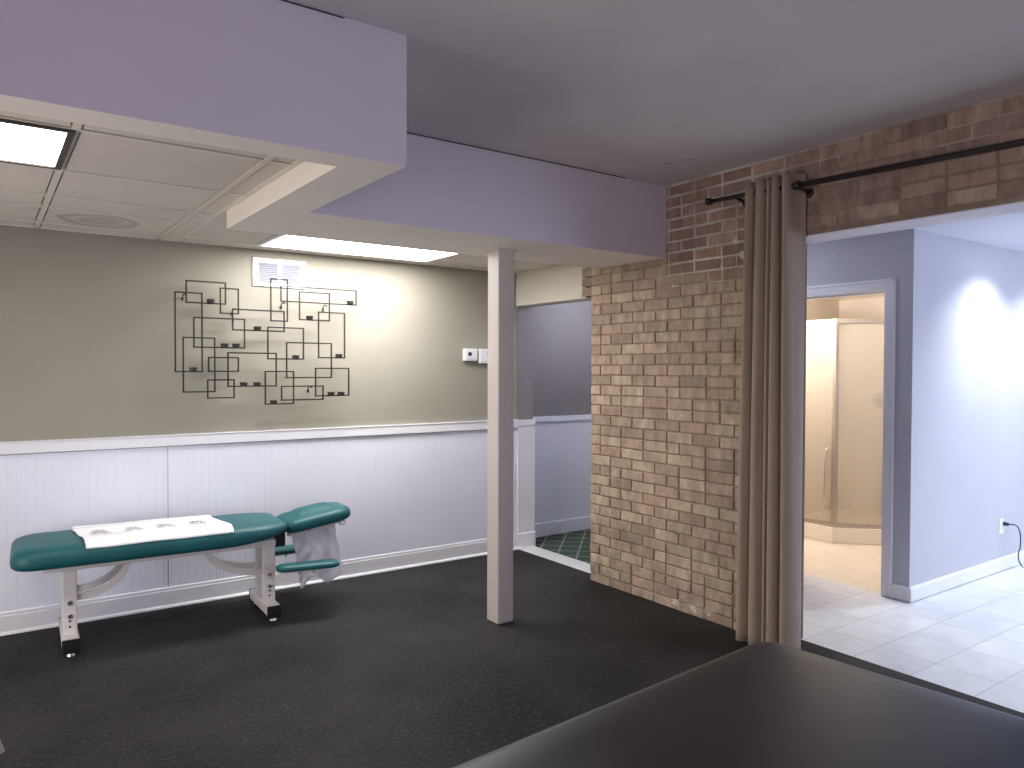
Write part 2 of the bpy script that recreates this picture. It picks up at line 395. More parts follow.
# suspended tile ceiling: boards, tees and the dark slots between them
xs = [XL, -1.56, -0.95, 0.268, 0.905, 1.02]; ys = [2.52, 2.915, 3.55, 4.10, 4.40, 4.885, YG]
tl = MB(); g = 0.019
LIGHTS = [(-0.95, 0.268, 2.915, 3.50), (1.46, 2.69, 4.29, 4.90)]
for i in range(len(xs)-1):
    for j in range(len(ys)-1):
        x0, x1, y0, y1 = xs[i]+g, xs[i+1]-g, ys[j]+g, ys[j+1]-g
        if j == 1 and i == 2: continue
        tl.box(x0, x1, y0, y1, ZT+0.002, ZT+0.016)
tl.box(1.03, 1.44, YS+0.02, 4.87, ZT+0.002, ZT+0.016).box(2.71, 3.63, YS+0.02, 4.87, ZT+0.002, ZT+0.016)
tl.box(1.44, 2.71, YS+0.02, 4.27, ZT+0.002, ZT+0.016).box(1.03, 3.63, 4.905, YG, ZT+0.002, ZT+0.016)
struct(tl.build('ceiling', 'acoustic'))
tee = MB(); e = 0.0125
for x in xs[1:-1]: tee.box(x-e, x+e, 2.52, YG, ZT-0.002, ZT+0.012)
for y in ys[1:-1]: tee.box(XL, 1.02, y-e, y+e, ZT-0.0025, ZT+0.0115)
tee.box(XL, 1.02, 2.51, 2.535, ZT-0.002, ZT+0.012).box(1.0, 1.025, 2.51, YG, ZT-0.0022, ZT+0.0118)
tee.box(1.025, 3.65, 4.872, 4.90, ZT-0.0025, ZT+0.0115).box(XL, 3.65, YG-0.02, YG, ZT-0.002, ZT+0.012)
struct(tee.build('trim_2', paint('tee_grid_paint', (0.74, 0.69, 0.62), 0.5, 0.03, 0)))
struct(MB().box(XL, 1.10, 2.50, YG, ZT+0.10, ZT+0.12).box(1.10, XB+0.1, YS-0.02, YG, ZT+0.10, ZT+0.12).build('ceiling', 'darkbrown'))

def troffer(x0, x1, y0, y1, label, edge, tube):
    t = thing('ceiling_light', label, 'ceiling light', ((x0+x1)/2, (y0+y1)/2, ZT-0.006), 0, 'fluorescent ceiling panels')
    hx, hy = (x1-x0)/2, (y1-y0)/2
    f = MB(); k = 0.022
    f.box(-hx, hx, -hy, -hy+k, -0.004, 0.03).box(-hx, hx, hy-k, hy, -0.004, 0.03)
    f.box(-hx, -hx+k, -hy+k, hy-k, -0.004, 0.03).box(hx-k, hx, -hy+k, hy-k, -0.004, 0.03)
    f.build('frame', edge, t)
    MB().box(-hx+k, hx-k, -hy+k, hy-k, 0.002, 0.014).build('diffuser', tube, t)
    MB().box(-hx+0.002, hx-0.002, -hy+0.002, hy-0.002, 0.03, 0.09, 0.01).build('housing', 'whitemetal', t)
    return t
troffer(*LIGHTS[0], 'square-ended fluorescent panel with dark rim, at the left edge of the tile ceiling', 'darkbrown', 'tube_dim')
troffer(*LIGHTS[1], 'long bright fluorescent panel close to the olive wall above the vent', 'whitemetal', 'tube')

# ------------------------------------------------------------------ far wall with wainscot
struct(MB().box(XL, 3.82, YG, YG+0.12, -0.05, ZC).build('wall_far', 'olive'))
wb = MB(); pitch = 0.045; x = 0.957
edges = []
# tongue-and-groove boarding: each board face with a bevelled groove on both sides
prof = []
xx = XL
prof.append((XL, YG-0.004))
x = XL+0.02
while x < 3.60:
    deep = 0.0013
    prof += [(x-0.003, YG-0.010), (x-0.0012, YG-0.010+deep), (x+0.0012, YG-0.010+deep), (x+0.003, YG-0.010)]
    x += pitch
prof.append((3.655, YG-0.010))
def f_w(i, j): return None
vs0 = [wb.b.verts.new((a, b, 0.10)) for a, b in prof]; vs1 = [wb.b.verts.new((a, b, 1.03)) for a, b in prof]
for i in range(len(prof)-1): wb.b.faces.new((vs0[i], vs0[i+1], vs1[i+1], vs1[i]))
wb.box(0.952, 0.957, YG-0.0115, YG-0.004, 0.12, 1.01)
struct(wb.build('wall_far', 'wains'))
seam = MB().box(0.9525, 0.9560, YG-0.0122, YG-0.006, 0.125, 1.012); struct(seam.build('trim_3', 'grey'))
struct(MB().box(XL, 3.655, YG-0.024, YG, 1.014, 1.077, 0.003).box(XL, 3.655, YG-0.028, YG, 1.0775, 1.084, 0.002).build('trim_4', 'trim'))
struct(MB().box(XL, 3.655, YG-0.0105, YG, 1.0085, 1.0135).build('trim_4', 'grey'))
struct(MB().box(XL, 3.70, YG-0.022, YG, 0.0, 0.105, 0.003).box(XL, 3.70, YG-0.018, YG, 0.10, 0.125, 0.006)
       .cyl((XL, YG-0.022, 0.0), (3.70, YG-0.022, 0.0), 0.016).build('baseboard_far', 'trim'))
# jamb of the doorless passage at the end of the far wall
struct(MB().box(3.655, 3.822, YG-0.006, YG+0.0, 1.084, 2.035).box(3.82, 3.824, YG, YG+0.27, 0, 2.3).build('wall_passage_left', 'lavender'))
struct(MB().box(3.655, 3.835, YG-0.016, YG+0.0, 0.0, 1.03, 0.002).box(3.655, 3.84, YG-0.026, YG+0.02, 0.0, 0.125, 0.004)
       .box(3.655, 3.838, YG-0.020, YG+0.01, 1.03, 1.078, 0.002).build('trim_5', 'trim'))
# passage: header, back wall with panelling
struct(MB().box(3.645, 3.80, 4.195, YG, 2.028, ZT+0.1, 0.002).build('wall_passage_header', paint('header_paint', (0.62, 0.58, 0.48), 0.7, 0.03, 0.1)))
YP = 5.335
struct(MB().box(3.7, 4.95, YP, YP+0.1, -0.05, 2.4).box(4.92, 5.0, 4.05, YP, -0.05, 2.4).build('wall_passage_back', 'lavender'))
struct(MB().box(3.824, 4.92, YP-0.012, YP, 0.1, 1.06).box(3.824, 4.92, YP-0.026, YP, 1.03, 1.08, 0.005)
       .box(3.824, 4.92, YP-0.022, YP, 0.0, 0.12, 0.004).build('baseboard_passage', 'wains'))

pg = thing('passage_ceiling_light', 'round glowing flush light on the ceiling of the side passage', 'ceiling light', (4.45, 4.72, 2.30))  # unseen dome, added to brighten the passage
MB().cyl((0, 0, 0), (0, 0, -0.02), 0.13, 0.13, 32, 0.004).build('rim', 'steel', pg)
MB().ball((0, 0, -0.02), 0.11, 1, 1, 0.85).build('dome', emit('passage_dome', (0.86, 0.88, 1.0), 50.0), pg, True)

# ------------------------------------------------------------------ brick wall and lintel
YJ, YB, WT = 2.455, 4.03, 0.205          # jamb of the wide opening, end of the wall, thickness
LY = YN
def zone(y, z):
    # 1 where the smeared white mortar shows, 0 on the raked lower wall
    n = noise.noise(Vector((y*3.1, z*3.1, 4.2)))*0.35
    a = min(1, max(0, (z-1.86+n*0.8-max(0, y-3.15)*1.1)*4.0))
    return a
PAL = [(0.390, 0.295, 0.215), (0.350, 0.258, 0.190), (0.430, 0.340, 0.250), (0.335, 0.232, 0.175), (0.375, 0.275, 0.215), (0.310, 0.238, 0.180), (0.450, 0.360, 0.265)]
PAL_RED = [(0.36, 0.235, 0.18), (0.31, 0.205, 0.16), (0.40, 0.275, 0.21), (0.29, 0.205, 0.165)]
PAL_LIN = [(0.24, 0.165, 0.122), (0.20, 0.135, 0.105), (0.18, 0.132, 0.108), (0.27, 0.20, 0.155), (0.155, 0.108, 0.092), (0.24, 0.15, 0.115)]
bk = bmesh.new(); cl = bk.loops.layers.float_color.new('tint')
def brick(y0, y1, z0, z1, col, depth=0.0, back=0.06):
    t = bmesh.new(); bmesh.ops.create_cube(t, size=1)
    xf = XB-depth
    for v in t.verts:
        v.co = Vector(((xf+XB+back)/2+v.co.x*(XB+back-xf), (y0+y1)/2+v.co.y*(y1-y0), (z0+z1)/2+v.co.z*(z1-z0)))
        if v.co.x < XB+0.01: v.co += Vector((random.uniform(-.0012, .0012), random.uniform(-.002, .002), random.uniform(-.002, .002)))
    fe = [ed for ed in t.edges if all(v.co.x < XB+0.01 for v in ed.verts)]
    bmesh.ops.bevel(t, geom=fe, offset=0.0035, segments=1, affect='EDGES')
    me = bpy.data.meshes.new('t'); t.to_mesh(me); t.free()
    n0 = len(bk.faces); bk.from_mesh(me); bpy.data.meshes.remove(me)
    bk.faces.ensure_lookup_table()
    for fc in bk.faces[n0:]:
        for lp in fc.loops: lp[cl] = (*col, 1)
H, L, J = 0.0702, 0.2085, 0.0085
row = 0; z = -0.012
while z < ZC:
    z0, z1 = z+J/2, min(z+H-J/2, ZC-0.001)
    zb0, zb1 = z0, z1
    if z1-z0 > 0.012:
        y = YB; off = (row % 2)*0.5; first = True
        yend = LY if z > ZS-0.02 else YJ
        zz0 = max(z0, ZS) if z > ZS-0.06 and z0 < ZS else z0
        while y > yend+0.01:
            ln = L*(0.5 if first and off else 1.0); first = False
            ya, yb = max(y-ln+J/2, yend), y-J/2
            if random.random() < 0.10: ya = max(yb-L*0.5+J, yend); ln = yb-ya+J
            if yb-ya > 0.02:
                ym = (ya+yb)/2; k = zone(ym, (z0+z1)/2)
                if ym < YJ: c = tuple(0.55*v+0.45*w_ for v, w_ in zip(random.choice(PAL_LIN), (0.205, 0.152, 0.122)))
                if ym < YJ: c = tuple(v*1.65 for v in c)
                else:
                    a, b = random.choice(PAL), random.choice(PAL_RED); a = tuple(1.17*(0.6*v+0.4*w_) for v, w_ in zip(a, (0.375, 0.280, 0.205))); c = tuple(p*(1-k)+q*k for p, q in zip(a, b))
                q = random.uniform(0.87, 1.12); c = tuple(v*q for v in c)
                if ym < YJ and yb > YJ and z1 < ZS: pass
                sh_ = 0.0028*k if ym > YJ else 0
                z0, z1 = zb0+sh_, zb1-sh_; ya += sh_; yb -= sh_
                brick(ya, yb, max(z0, 0.0) if ya >= YJ else max(z0, ZS), z1, c, random.uniform(-0.0015, 0.002))
            y -= ln
    z += H; row += 1
# stub of bricks that returns behind the end of the wall, over the passage
z = 2.035
while z < 2.2:
    c = random.choice(PAL); c = tuple(v*0.8 for v in c)
    t0 = len(bk.faces)
    tb = bmesh.new(); bmesh.ops.create_cube(tb, size=1)
    for v in tb.verts: v.co = Vector((3.615+v.co.x*0.04, 4.115+v.co.y*0.15, z+0.03+v.co.z*0.06))
    me = bpy.data.meshes.new('t'); tb.to_mesh(me); tb.free(); bk.from_mesh(me); bpy.data.meshes.remove(me); bk.faces.ensure_lookup_table()
    for fc in bk.faces[t0:]:
        for lp in fc.loops: lp[cl] = (*c, 1)
    z += H
me = bpy.data.meshes.new('wall_right'); bmesh.ops.recalc_face_normals(bk, faces=bk.faces[:]); bk.to_mesh(me); bk.free(); me.materials.append(M['brick'])
wall_brick = bpy.data.objects.new('wall_right', me); COL.objects.link(wall_brick); struct(wall_brick)
# mortar bed: recessed low down, smeared nearly flush and white high up
mb = bmesh.new(); ml = mb.loops.layers.float_color.new('tint')
BLOBS = [(2.73, 2.16, 0.030), (2.70, 1.22, 0.042), (2.69, 1.13, 0.035), (3.08, 0.045, 0.05), (2.95, 0.035, 0.04), (3.22, 0.03, 0.04), (3.25, 2.03, 0.03), (2.78, 2.24, 0.02)]
def blob(y, z):
    n = 0.5*noise.noise(Vector((y*30, z*30, 5)))
    return max([0]+[min(1, max(0, 1.3+n-math.hypot(y-a, z-b)/r_)) for a, b, r_ in BLOBS])
def mortar_patch(y0, y1, z0, z1, st):
    ny, nz = max(1, int((y1-y0)/st)), max(1, int((z1-z0)/st)); V = []
    for i in range(ny+1):
        r_ = []
        for j in range(nz+1):
            y, z = y0+(y1-y0)*i/ny, z0+(z1-z0)*j/nz
            if y < YJ-0.1: d = 0.0030+0.0016*noise.noise(Vector((y*9, z*9, 1)))
            else:
                k = zone(y, z); d = 0.0085*(1-k)+0.0036*k+0.0018*noise.noise(Vector((y*11, z*11, 7))) - blob(y, z)*0.009
            r_.append(mb.verts.new((XB+d, y, z)))
        V.append(r_)
    for i in range(ny):
        for j in range(nz):
            fc = mb.faces.new((V[i][j], V[i+1][j], V[i+1][j+1], V[i][j+1]))
            for lp in fc.loops:
                y, z = lp.vert.co.y, lp.vert.co.z; k = zone(y, z)
                n = noise.noise(Vector((y*4, z*4, 11)))
                if y < YJ-0.02:
                    q = max(0, min(1, (noise.noise(Vector((y*2.2, z*4, 3)))-0.1)*4)); a, b = (0.26, 0.195, 0.158), (0.42, 0.34, 0.29)
                    c = tuple(p*(1-q)+r*q for p, r in zip(a, b))
                else:
                    low = (0.34, 0.262, 0.19) if z > 0.05 else (0.45, 0.40, 0.36)
                    hi = tuple(v*(0.75+0.5*max(-.5, n)) for v in (0.70, 0.64, 0.58))
                    bl_ = min(1, blob(y, z)*1.5)
                    c = tuple((p*(1-k)+r*k)*(1-bl_)+0.62*bl_*t_ for p, r, t_ in zip(low, hi, (1, 0.95, 0.88)))
                lp[ml] = (*c, 1)
mortar_patch(YJ, YB-0.006, 0.0, ZC, 0.018); mortar_patch(LY, YJ, ZS, ZC, 0.04)
def mcore(x0, x1, y0, y1, z0, z1):
    tb = bmesh.new(); bmesh.ops.create_cube(tb, size=1)
    for v in tb.verts: v.co = Vector(((x0+x1)/2+v.co.x*(x1-x0), (y0+y1)/2+v.co.y*(y1-y0), (z0+z1)/2+v.co.z*(z1-z0)))
    me = bpy.data.meshes.new('t'); tb.to_mesh(me); tb.free(); n0 = len(mb.faces); mb.from_mesh(me); bpy.data.meshes.remove(me); mb.faces.ensure_lookup_table()
    for fc in mb.faces[n0:]:
        for lp in fc.loops: lp[ml] = (0.2, 0.155, 0.12, 1)
mcore(XB+0.03, XB+WT, YJ+0.004, YB-0.004, 0, ZC-0.001)
me = bpy.data.meshes.new('wall_right'); mb.to_mesh(me); mb.free(); me.materials.append(M['mortar'])
struct_m = bpy.data.objects.new('wall_right', me); COL.objects.link(struct_m); struct(struct_m)
# lintel core with its pale plastered underside, and the plastered end of the wall
struct(MB().box(XB+0.02, XB+WT, LY, YJ+0.004, ZS+0.0, ZC-0.001).box(XB+0.004, XB+0.02, LY, YJ, ZS-0.006, ZS+0.004)
       .box(XB+0.02, XB+WT, LY, YJ, ZS-0.006, ZS+0.001).build('wall_lintel', 'lintelpaint'))

# ------------------------------------------------------------------ room beyond the opening
DY0, DY1, DZ = 2.637, 3.42, 2.035
struct(MB().box(XD, XD+0.11, YE, DY0-0.012, -0.02, ZO).box(XD, XD+0.11, DY1+0.012, 4.22, -0.02, ZO)
       .box(XD, XD+0.11, DY0-0.012, DY1+0.012, DZ+0.012, ZO).build('wall_doorway', 'greywall'))
struct(MB().box(XD+0.11, XR, YE, YE+0.11, -0.02, ZO).build('wall_outlet', 'greywall'))
struct(MB().box(XB+WT, XD+0.11, 4.03, 4.13, -0.02, ZO).build('wall_hall_end', 'greywall'))
# door casing: jamb lining and two-step casing on the near side
dc = MB(); c0 = 0.072
for a, b in ((DY0-c0, DY0), (DY1, DY1+c0)): dc.box(XD-0.014, XD, a, b, 0, DZ+c0, 0.003)
dc.box(XD-0.014, XD, DY0, DY1, DZ, DZ+c0, 0.003)
for a, b in ((DY0-c0, DY0-c0+0.018), (DY1+c0-0.018, DY1+c0)): dc.box(XD-0.022, XD-0.012, a, b, 0, DZ+c0, 0.003)
dc.box(XD-0.022, XD-0.012, DY0-c0, DY1+c0, DZ+c0-0.018, DZ+c0, 0.003)
dc.box(XD, XD+0.11, DY0-0.012, DY0, 0, DZ).box(XD, XD+0.11, DY1, DY1+0.012, 0, DZ).box(XD, XD+0.11, DY0-0.012, DY1+0.012, DZ, DZ+0.012)
dc.box(XD+0.05, XD+0.085, DY0, DY0+0.012, 0, DZ).box(XD+0.05, XD+0.085, DY1-0.012, DY1, 0, DZ).box(XD+0.05, XD+0.085, DY0, DY1, DZ-0.012, DZ)
struct(dc.build('door_1', 'trim'))
struct(MB().box(XD-0.012, XR, YE-0.014, YE, 0.0, 0.088, 0.003).box(XD-0.012, XR, YE-0.010, YE, 0.085, 0.098, 0.003)
       .box(XD-0.014, XD, YE-0.014, DY0-c0, 0.0, 0.088, 0.003).box(XD-0.010, XD, YE-0.010, DY0-c0, 0.085, 0.098, 0.003)
       .box(XD-0.014, XD, DY1+c0, 4.03, 0.0, 0.095, 0.003).build('baseboard_right', 'trim'))

# outlet and cord
o = thing('wall_outlet_plate', 'white duplex outlet plate low on the pale grey wall', 'outlet', (6.255, YE, 0.335))
MB().box(-0.037, 0.037, -0.007, 0, -0.06, 0.06, 0.003).build('plate', 'whiteplastic', o)
for dz in (0.021, -0.021):
    MB().box(-0.017, 0.017, -0.010, -0.006, dz-0.014, dz+0.014, 0.004).build('socket', 'whiteplastic', o)
c = thing('power_cord', 'black power cord plugged into the wall outlet and trailing to the floor', 'cord', (6.275, YE-0.01, 0.335))
MB().cyl((0, -0.035, 0.018), (0, 0, 0.018), 0.012, 0.016, 14, 0.003).build('plug', 'blackplastic', c, True)
pts = [(0, -0.035, 0.018), (0.03, -0.06, 0.016), (0.075, -0.07, -0.01), (0.115, -0.07, -0.075), (0.10, -0.075, -0.15), (0.055, -0.08, -0.215), (0.075, -0.085, -0.275),
       (0.15, -0.09, -0.318), (0.27, -0.10, -0.329), (0.45, -0.14, -0.331), (0.7, -0.12, -0.331)]
def spline(P, n=8):
    P = [Vector(p) for p in P]; Q = [P[0]*2-P[1]]+P+[P[-1]*2-P[-2]]; out = []
    for i in range(1, len(Q)-2):
        for k in range(n):
            t = k/n; a, b, c_, d = Q[i-1], Q[i], Q[i+1], Q[i+2]
            out.append(0.5*((2*b)+(c_-a)*t+(2*a-5*b+4*c_-d)*t*t+(3*b-a-3*c_+d)*t**3))
    return out+[P[-1]]
MB().tube(spline(pts), 0.0045, 8).build('cable', 'blackplastic', c, True)

# recessed downlights in the far room
for k, (x, y, pw) in enumerate(((5.88, 2.06, 84), (6.72, 1.98, 66), (5.2, 0.6, 70), (6.9, 0.2, 60))):
    t = thing('recessed_downlight', ('white recessed downlight in the far room ceiling nearest the wall corner', 'white recessed downlight in the far room ceiling above the outlet wall',
              'white recessed downlight over the pale tiles just past the lintel', 'white recessed downlight deep in the far room')[k], 'ceiling light', (x, y, ZO), 0, 'recessed downlights')
    b_ = MB(); n = 28
    prof = [(0.085, -0.001), (0.085, -0.008), (0.062, -0.006), (0.055, 0.0), (0.05, 0.05)]
    ring = [[b_.b.verts.new((r*math.cos(2*math.pi*i/n), r*math.sin(2*math.pi*i/n), z)) for i in range(n)] for r, z in prof]
    for a, bb in zip(ring, ring[1:]):
        for i in range(n): b_.b.faces.new((a[i], a[(i+1) % n], bb[(i+1) % n], bb[i]))
    b_.build('trim_ring', 'whitemetal', t, True)
    MB().cyl((0, 0, -0.004), (0, 0, 0.0), 0.05, 0.054, 24).build('lens', 'canbulb', t)
    spot('downlight_beam', (x, y, ZO-0.02), (x, y, 0), pw, (0.86, 0.94, 1.0), 130, 0.9)

hl = thing('hall_ceiling_light', 'round glowing flush light on the ceiling of the short hall before the bathroom', 'ceiling light', (4.25, 3.35, ZO))  # unseen dome, added to light the doorway wall and near tiles
MB().cyl((0, 0, 0), (0, 0, -0.02), 0.13, 0.13, 32, 0.004).build('rim', 'steel', hl)
MB().ball((0, 0, -0.02), 0.11, 1, 1, 0.5).build('dome', emit('hall_dome', (0.80, 0.86, 1.0), 26.0), hl, True)

# ------------------------------------------------------------------ bathroom with neo-angle shower
BX, BY = 6.98, 4.22
struct(MB().box(XD+0.11, BX+0.1, BY, BY+0.1, -0.02, 2.3).box(BX, BX+0.1, YE+0.11, BY, -0.02, 2.3).build('wall_bath', 'beigepaint'))
struct(MB().box(6.1, BX, BY-0.012, BY, 0.10, 1.95).box(BX-0.012, BX, 3.34, BY-0.012, 0.10, 1.95).build('trim_6', 'showertile'))
sh = thing('shower_enclosure', 'corner shower with cream curb and metal-framed obscure glass, seen through the doorway', 'shower', (6.08, 3.70, 0))
def loc(x, y): return (x-6.08, y-3.70)
poly = [loc(6.04, BY-0.015), loc(6.04, 3.69), loc(6.415, 3.315), loc(BX-0.015, 3.315), loc(BX-0.015, BY-0.015)]
MB().add(prism(poly, 0.0, 0.13)).build('base', 'cream', sh)
va, vb, vc, vd = loc(6.08, BY-0.02), loc(6.08, 3.70), loc(6.44, 3.345), loc(BX-0.02, 3.345)
def frame_panel(a, b, name_g, name_f, z0, z1, fwid, gname):
    a, b = Vector((*a, 0)), Vector((*b, 0)); d = (b-a); L_ = d.length; ang = math.atan2(d.y, d.x)
    T = Matrix.Translation(a) @ Matrix.Rotation(ang, 4, 'Z')
    f = MB()
    f.box(0, L_, -0.016, 0.016, z0, z0+0.035, 0.003, T).box(0, L_, -0.018, 0.018, z1-0.04, z1, 0.003, T)
    f.box(0, fwid, -0.014, 0.014, z0+0.035, z1-0.04, 0.003, T).box(L_-fwid, L_, -0.014, 0.014, z0+0.035, z1-0.04, 0.003, T)
    fr = f.build(name_f, 'nickel', sh)
    MB().box(fwid, L_-fwid, -0.003, 0.003, z0+0.035, z1-0.04, 0, T).build(gname, 'glass', fr)
    return T, L_
T1, L1 = frame_panel(va, vb, '', 'fixed_panel', 0.13, 1.95, 0.022, 'glass')
T, L_ = frame_panel(vb, vc, '', 'shower_door', 0.13, 1.95, 0.022, 'glass')
frame_panel(vc, vd, '', 'fixed_panel', 0.13, 1.95, 0.022, 'glass')
MB().cyl((*vb, 0.13), (*vb, 1.955), 0.02, None, 12).build('corner_post', 'nickel', sh)
MB().cyl((*vc, 0.13), (*vc, 1.955), 0.02, None, 12).build('corner_post', 'nickel', sh)
MB().tube([T1 @ Vector((L1-0.06, -0.014, z_)) if q else T1 @ Vector((L1-0.06, -0.05, z_)) for z_, q in ((0.30, 1), (0.32, 0), (0.80, 0), (0.82, 1))], 0.009, 10).build('door_handle', 'steel', sh, True)
sv = thing('shower_valve', 'round metal shower valve on the cream tiled wall inside the shower', 'valve', (BX-0.012, 3.79, 1.22))
MB().cyl((0, 0, 0), (-0.012, 0, 0), 0.075, 0.07, 28, 0.003).build('escutcheon', 'steel', sv)
MB().cyl((-0.012, 0, 0), (-0.06, 0, 0), 0.026, 0.022, 20, 0.003).build('knob', 'steel', sv)
vl = thing('vanity_light', 'warm bathroom vanity light with frosted globes on the beige wall', 'wall lamp', (5.45, BY, 1.90))
MB().box(-0.24, 0.24, -0.03, 0, -0.04, 0.04, 0.006).build('back_plate', 'steel', vl)
for dx in (-0.16, 0, 0.16):
    a = MB().cyl((dx, -0.03, 0.0), (dx, -0.085, 0.0), 0.014, 0.02, 14).build('arm', 'steel', vl)
    MB().ball((dx, -0.125, 0), 0.055).build('globe', 'globe', a, True)
bl = thing('bath_ceiling_light', 'round glowing flush light on the low bathroom ceiling', 'ceiling light', (5.7, 3.25, 2.20))  # unseen dome, added to brighten the bathroom
MB().cyl((0, 0, 0), (0, 0, -0.02), 0.15, 0.15, 32, 0.004).build('rim', 'steel', bl)
MB().ball((0, 0, -0.02), 0.13, 1, 1, 0.4).build('dome', emit('bath_dome', (1.0, 0.91, 0.82), 36.0), bl, True)

# ------------------------------------------------------------------ enclosing walls with windows behind the photographer
def wall_with_window(name, axis, c0, c1, a0, a1, z1, wa0, wa1, wz0, wz1, mat):
    b = MB()
    parts = [(a0, wa0, 0, z1), (wa1, a1, 0, z1), (wa0, wa1, 0, wz0), (wa0, wa1, wz1, z1)]
    for p0, p1, q0, q1 in parts:
        if axis == 'y': b.box(p0, p1, c0, c1, q0-0.02, q1)
        else: b.box(c0, c1, p0, p1, q0-0.02, q1)
    return struct(b.build(name, mat))
def window(n, x0, x1, z0, z1, y):
    b = MB(); k = 0.05
    for p in ((x0, x0+k, z0, z1), (x1-k, x1, z0, z1), (x0, x1, z0, z0+k), (x0, x1, z1-k, z1), ((x0+x1)/2-0.02, (x0+x1)/2+0.02, z0, z1)):
        b.box(p[0], p[1], y-0.05, y, p[2], p[3], 0.004)
    f = struct(b.build('window_%d' % n, 'trim'))
    MB().box(x0+k, x1-k, y-0.03, y-0.024, z0+k, z1-k).build('glass_pane', 'pane', f)
wall_with_window('wall_near', 'y', YN-0.12, YN, XL, XB+WT, ZC, -0.95, 1.35, 0.75, 2.15, 'lavender')
window(1, -0.95, 1.35, 0.75, 2.15, YN-0.03)
wall_with_window('wall_near', 'y', YN-0.12, YN, XB+WT, XR, ZO, 5.75, 8.25, 0.65, 2.2, 'greywall')
window(2, 5.75, 8.25, 0.65, 2.2, YN-0.03)
wall_with_window('wall_left', 'x', XL-0.12, XL, YN, YG+0.1, ZC, 1.65, 4.05, 0.25, 1.45, 'olive')  # window opening made up to go with the left fill
wf = MB()
for p in ((1.65, 1.70, 0.25, 1.45), (4.0, 4.05, 0.25, 1.45), (1.70, 4.0, 0.25, 0.3), (1.70, 4.0, 1.40, 1.45), (2.83, 2.87, 0.3, 1.40)):
    wf.box(XL-0.08, XL-0.03, p[0], p[1], p[2], p[3])
wf = struct(wf.build('window_3', 'trim'))  # frame of the added, unseen window
MB().box(XL-0.06, XL-0.054, 1.70, 4.0, 0.3, 1.40).build('glass_pane', 'pane', wf)
struct(MB().box(XR, XR+0.1, YN, YE+0.1, -0.05, ZO).build('wall_far_right', 'greywall'))

# ------------------------------------------------------------------ support post
p = thing('support_post', 'cream painted square steel support post standing on the rubber floor', 'post', (2.518, 3.668, 0))
o = MB().box(-0.056, 0.056, -0.060, 0.058, 0.004, ZS-0.004, 0.006).build('shaft', 'post', p)
MB().box(-0.066, 0.066, -0.070, 0.068, ZS-0.006, ZS, 0.001).build('top_plate', 'post', p)
MB().box(-0.0545, 0.0545, -0.0585, 0.0565, 0.0, 0.006, 0.001).build('base_plate', 'darkbrown', p)

# ------------------------------------------------------------------ curtain and rods
def rod(name, label, p0, p1, r, ends, group):
    p0, p1 = Vector(p0), Vector(p1); t = thing(name, label, 'curtain rod', p0, 0, group); d = p1-p0
    MB().cyl((0, 0, 0), d, r, None, 16).build('rod', 'bronze', t, True)
    for q, s_ in ends:
        v = Vector((0, 0, 0)) if q == 0 else d; u = d.normalized()*s_
        MB().cyl(v, v+u*0.012, r*1.7, r*1.5, 18, 0.002).ball(v+u*0.024, 0.021, 1, 0.9, 1).build('finial', 'bronze', t, True)
    return t, d
XRD = 3.452
t, d = rod('curtain_rod', 'short dark bronze curtain rod end with a knob, on the brick left of the curtain', (XRD, 2.885, 2.476), (XRD, 2.38, 2.459), 0.012, [(0, -1)], 'curtain rods')
y = 2.71-2.885
MB().cyl((0, y, -0.012), (XB-XRD, y, -0.03), 0.009, None, 12).cyl((XB-XRD-0.008, y, -0.03), (XB-XRD+0.003, y, -0.03), 0.024, None, 18).tube([(0.014*math.cos(a/8*math.pi), y, -0.002-0.014*math.sin(a/8*math.pi)) for a in range(9)], 0.005, 8).build('bracket', 'bronze', t, True)
t, d = rod('curtain_rod', 'long dark bronze curtain rod running across the brick lintel right of the curtain', (XRD, 2.312, 2.456), (XRD, -0.6, 2.375), 0.0145, [(0, -1)], 'curtain rods')
for y in (0.0, -1.9):
    MB().cyl((0, y, -0.012+y*0.0276), (XB-XRD, y, -0.03+y*0.0276), 0.009, None, 12).cyl((XB-XRD-0.008, y, -0.03+y*0.0276), (XB-XRD+0.003, y, -0.03+y*0.0276), 0.024, None, 18).tube([(0.016*math.cos(a/8*math.pi), y, -0.002+y*0.0276-0.016*math.sin(a/8*math.pi)) for a in range(9)], 0.005, 8).build('bracket', 'bronze', t, True)

ct = thing('curtain', 'tall gathered taupe fabric curtain hanging bunched against the brick jamb', 'curtain', (3.44, 2.52, 0))
# fold path in plan at the hem: (y, x) control points, camera side is -x
hem = [(2.662, 3.470), (2.656, 3.425), (2.640, 3.398), (2.612, 3.388), (2.592, 3.412), (2.580, 3.432), (2.566, 3.404), (2.545, 3.384), (2.515, 3.382), (2.498, 3.408), (2.488, 3.424),
       (2.478, 3.400), (2.464, 3.392), (2.456, 3.412), (2.450, 3.400), (2.430, 3.380), (2.402, 3.386), (2.388, 3.420), (2.378, 3.450), (2.372, 3.412), (2.352, 3.382), (2.326, 3.384), (2.306, 3.412), (2.305, 3.460), (2.318, 3.510), (2.345, 3.545)]
top = [(2.640, 3.475), (2.634, 3.440), (2.622, 3.422), (2.608, 3.420), (2.594, 3.442), (2.584, 3.462), (2.570, 3.440), (2.552, 3.422), (2.534, 3.422), (2.520, 3.448), (2.512, 3.466),
       (2.502, 3.440), (2.488, 3.430), (2.478, 3.450), (2.470, 3.440), (2.455, 3.422), (2.438, 3.424), (2.428, 3.460), (2.418, 3.482), (2.408, 3.445), (2.394, 3.424), (2.378, 3.428), (2.368, 3.450), (2.362, 3.472), (2.348, 3.505), (2.325, 3.532)]
def pl(P, n): return spline([(b, a, 0) for a, b in P], n)
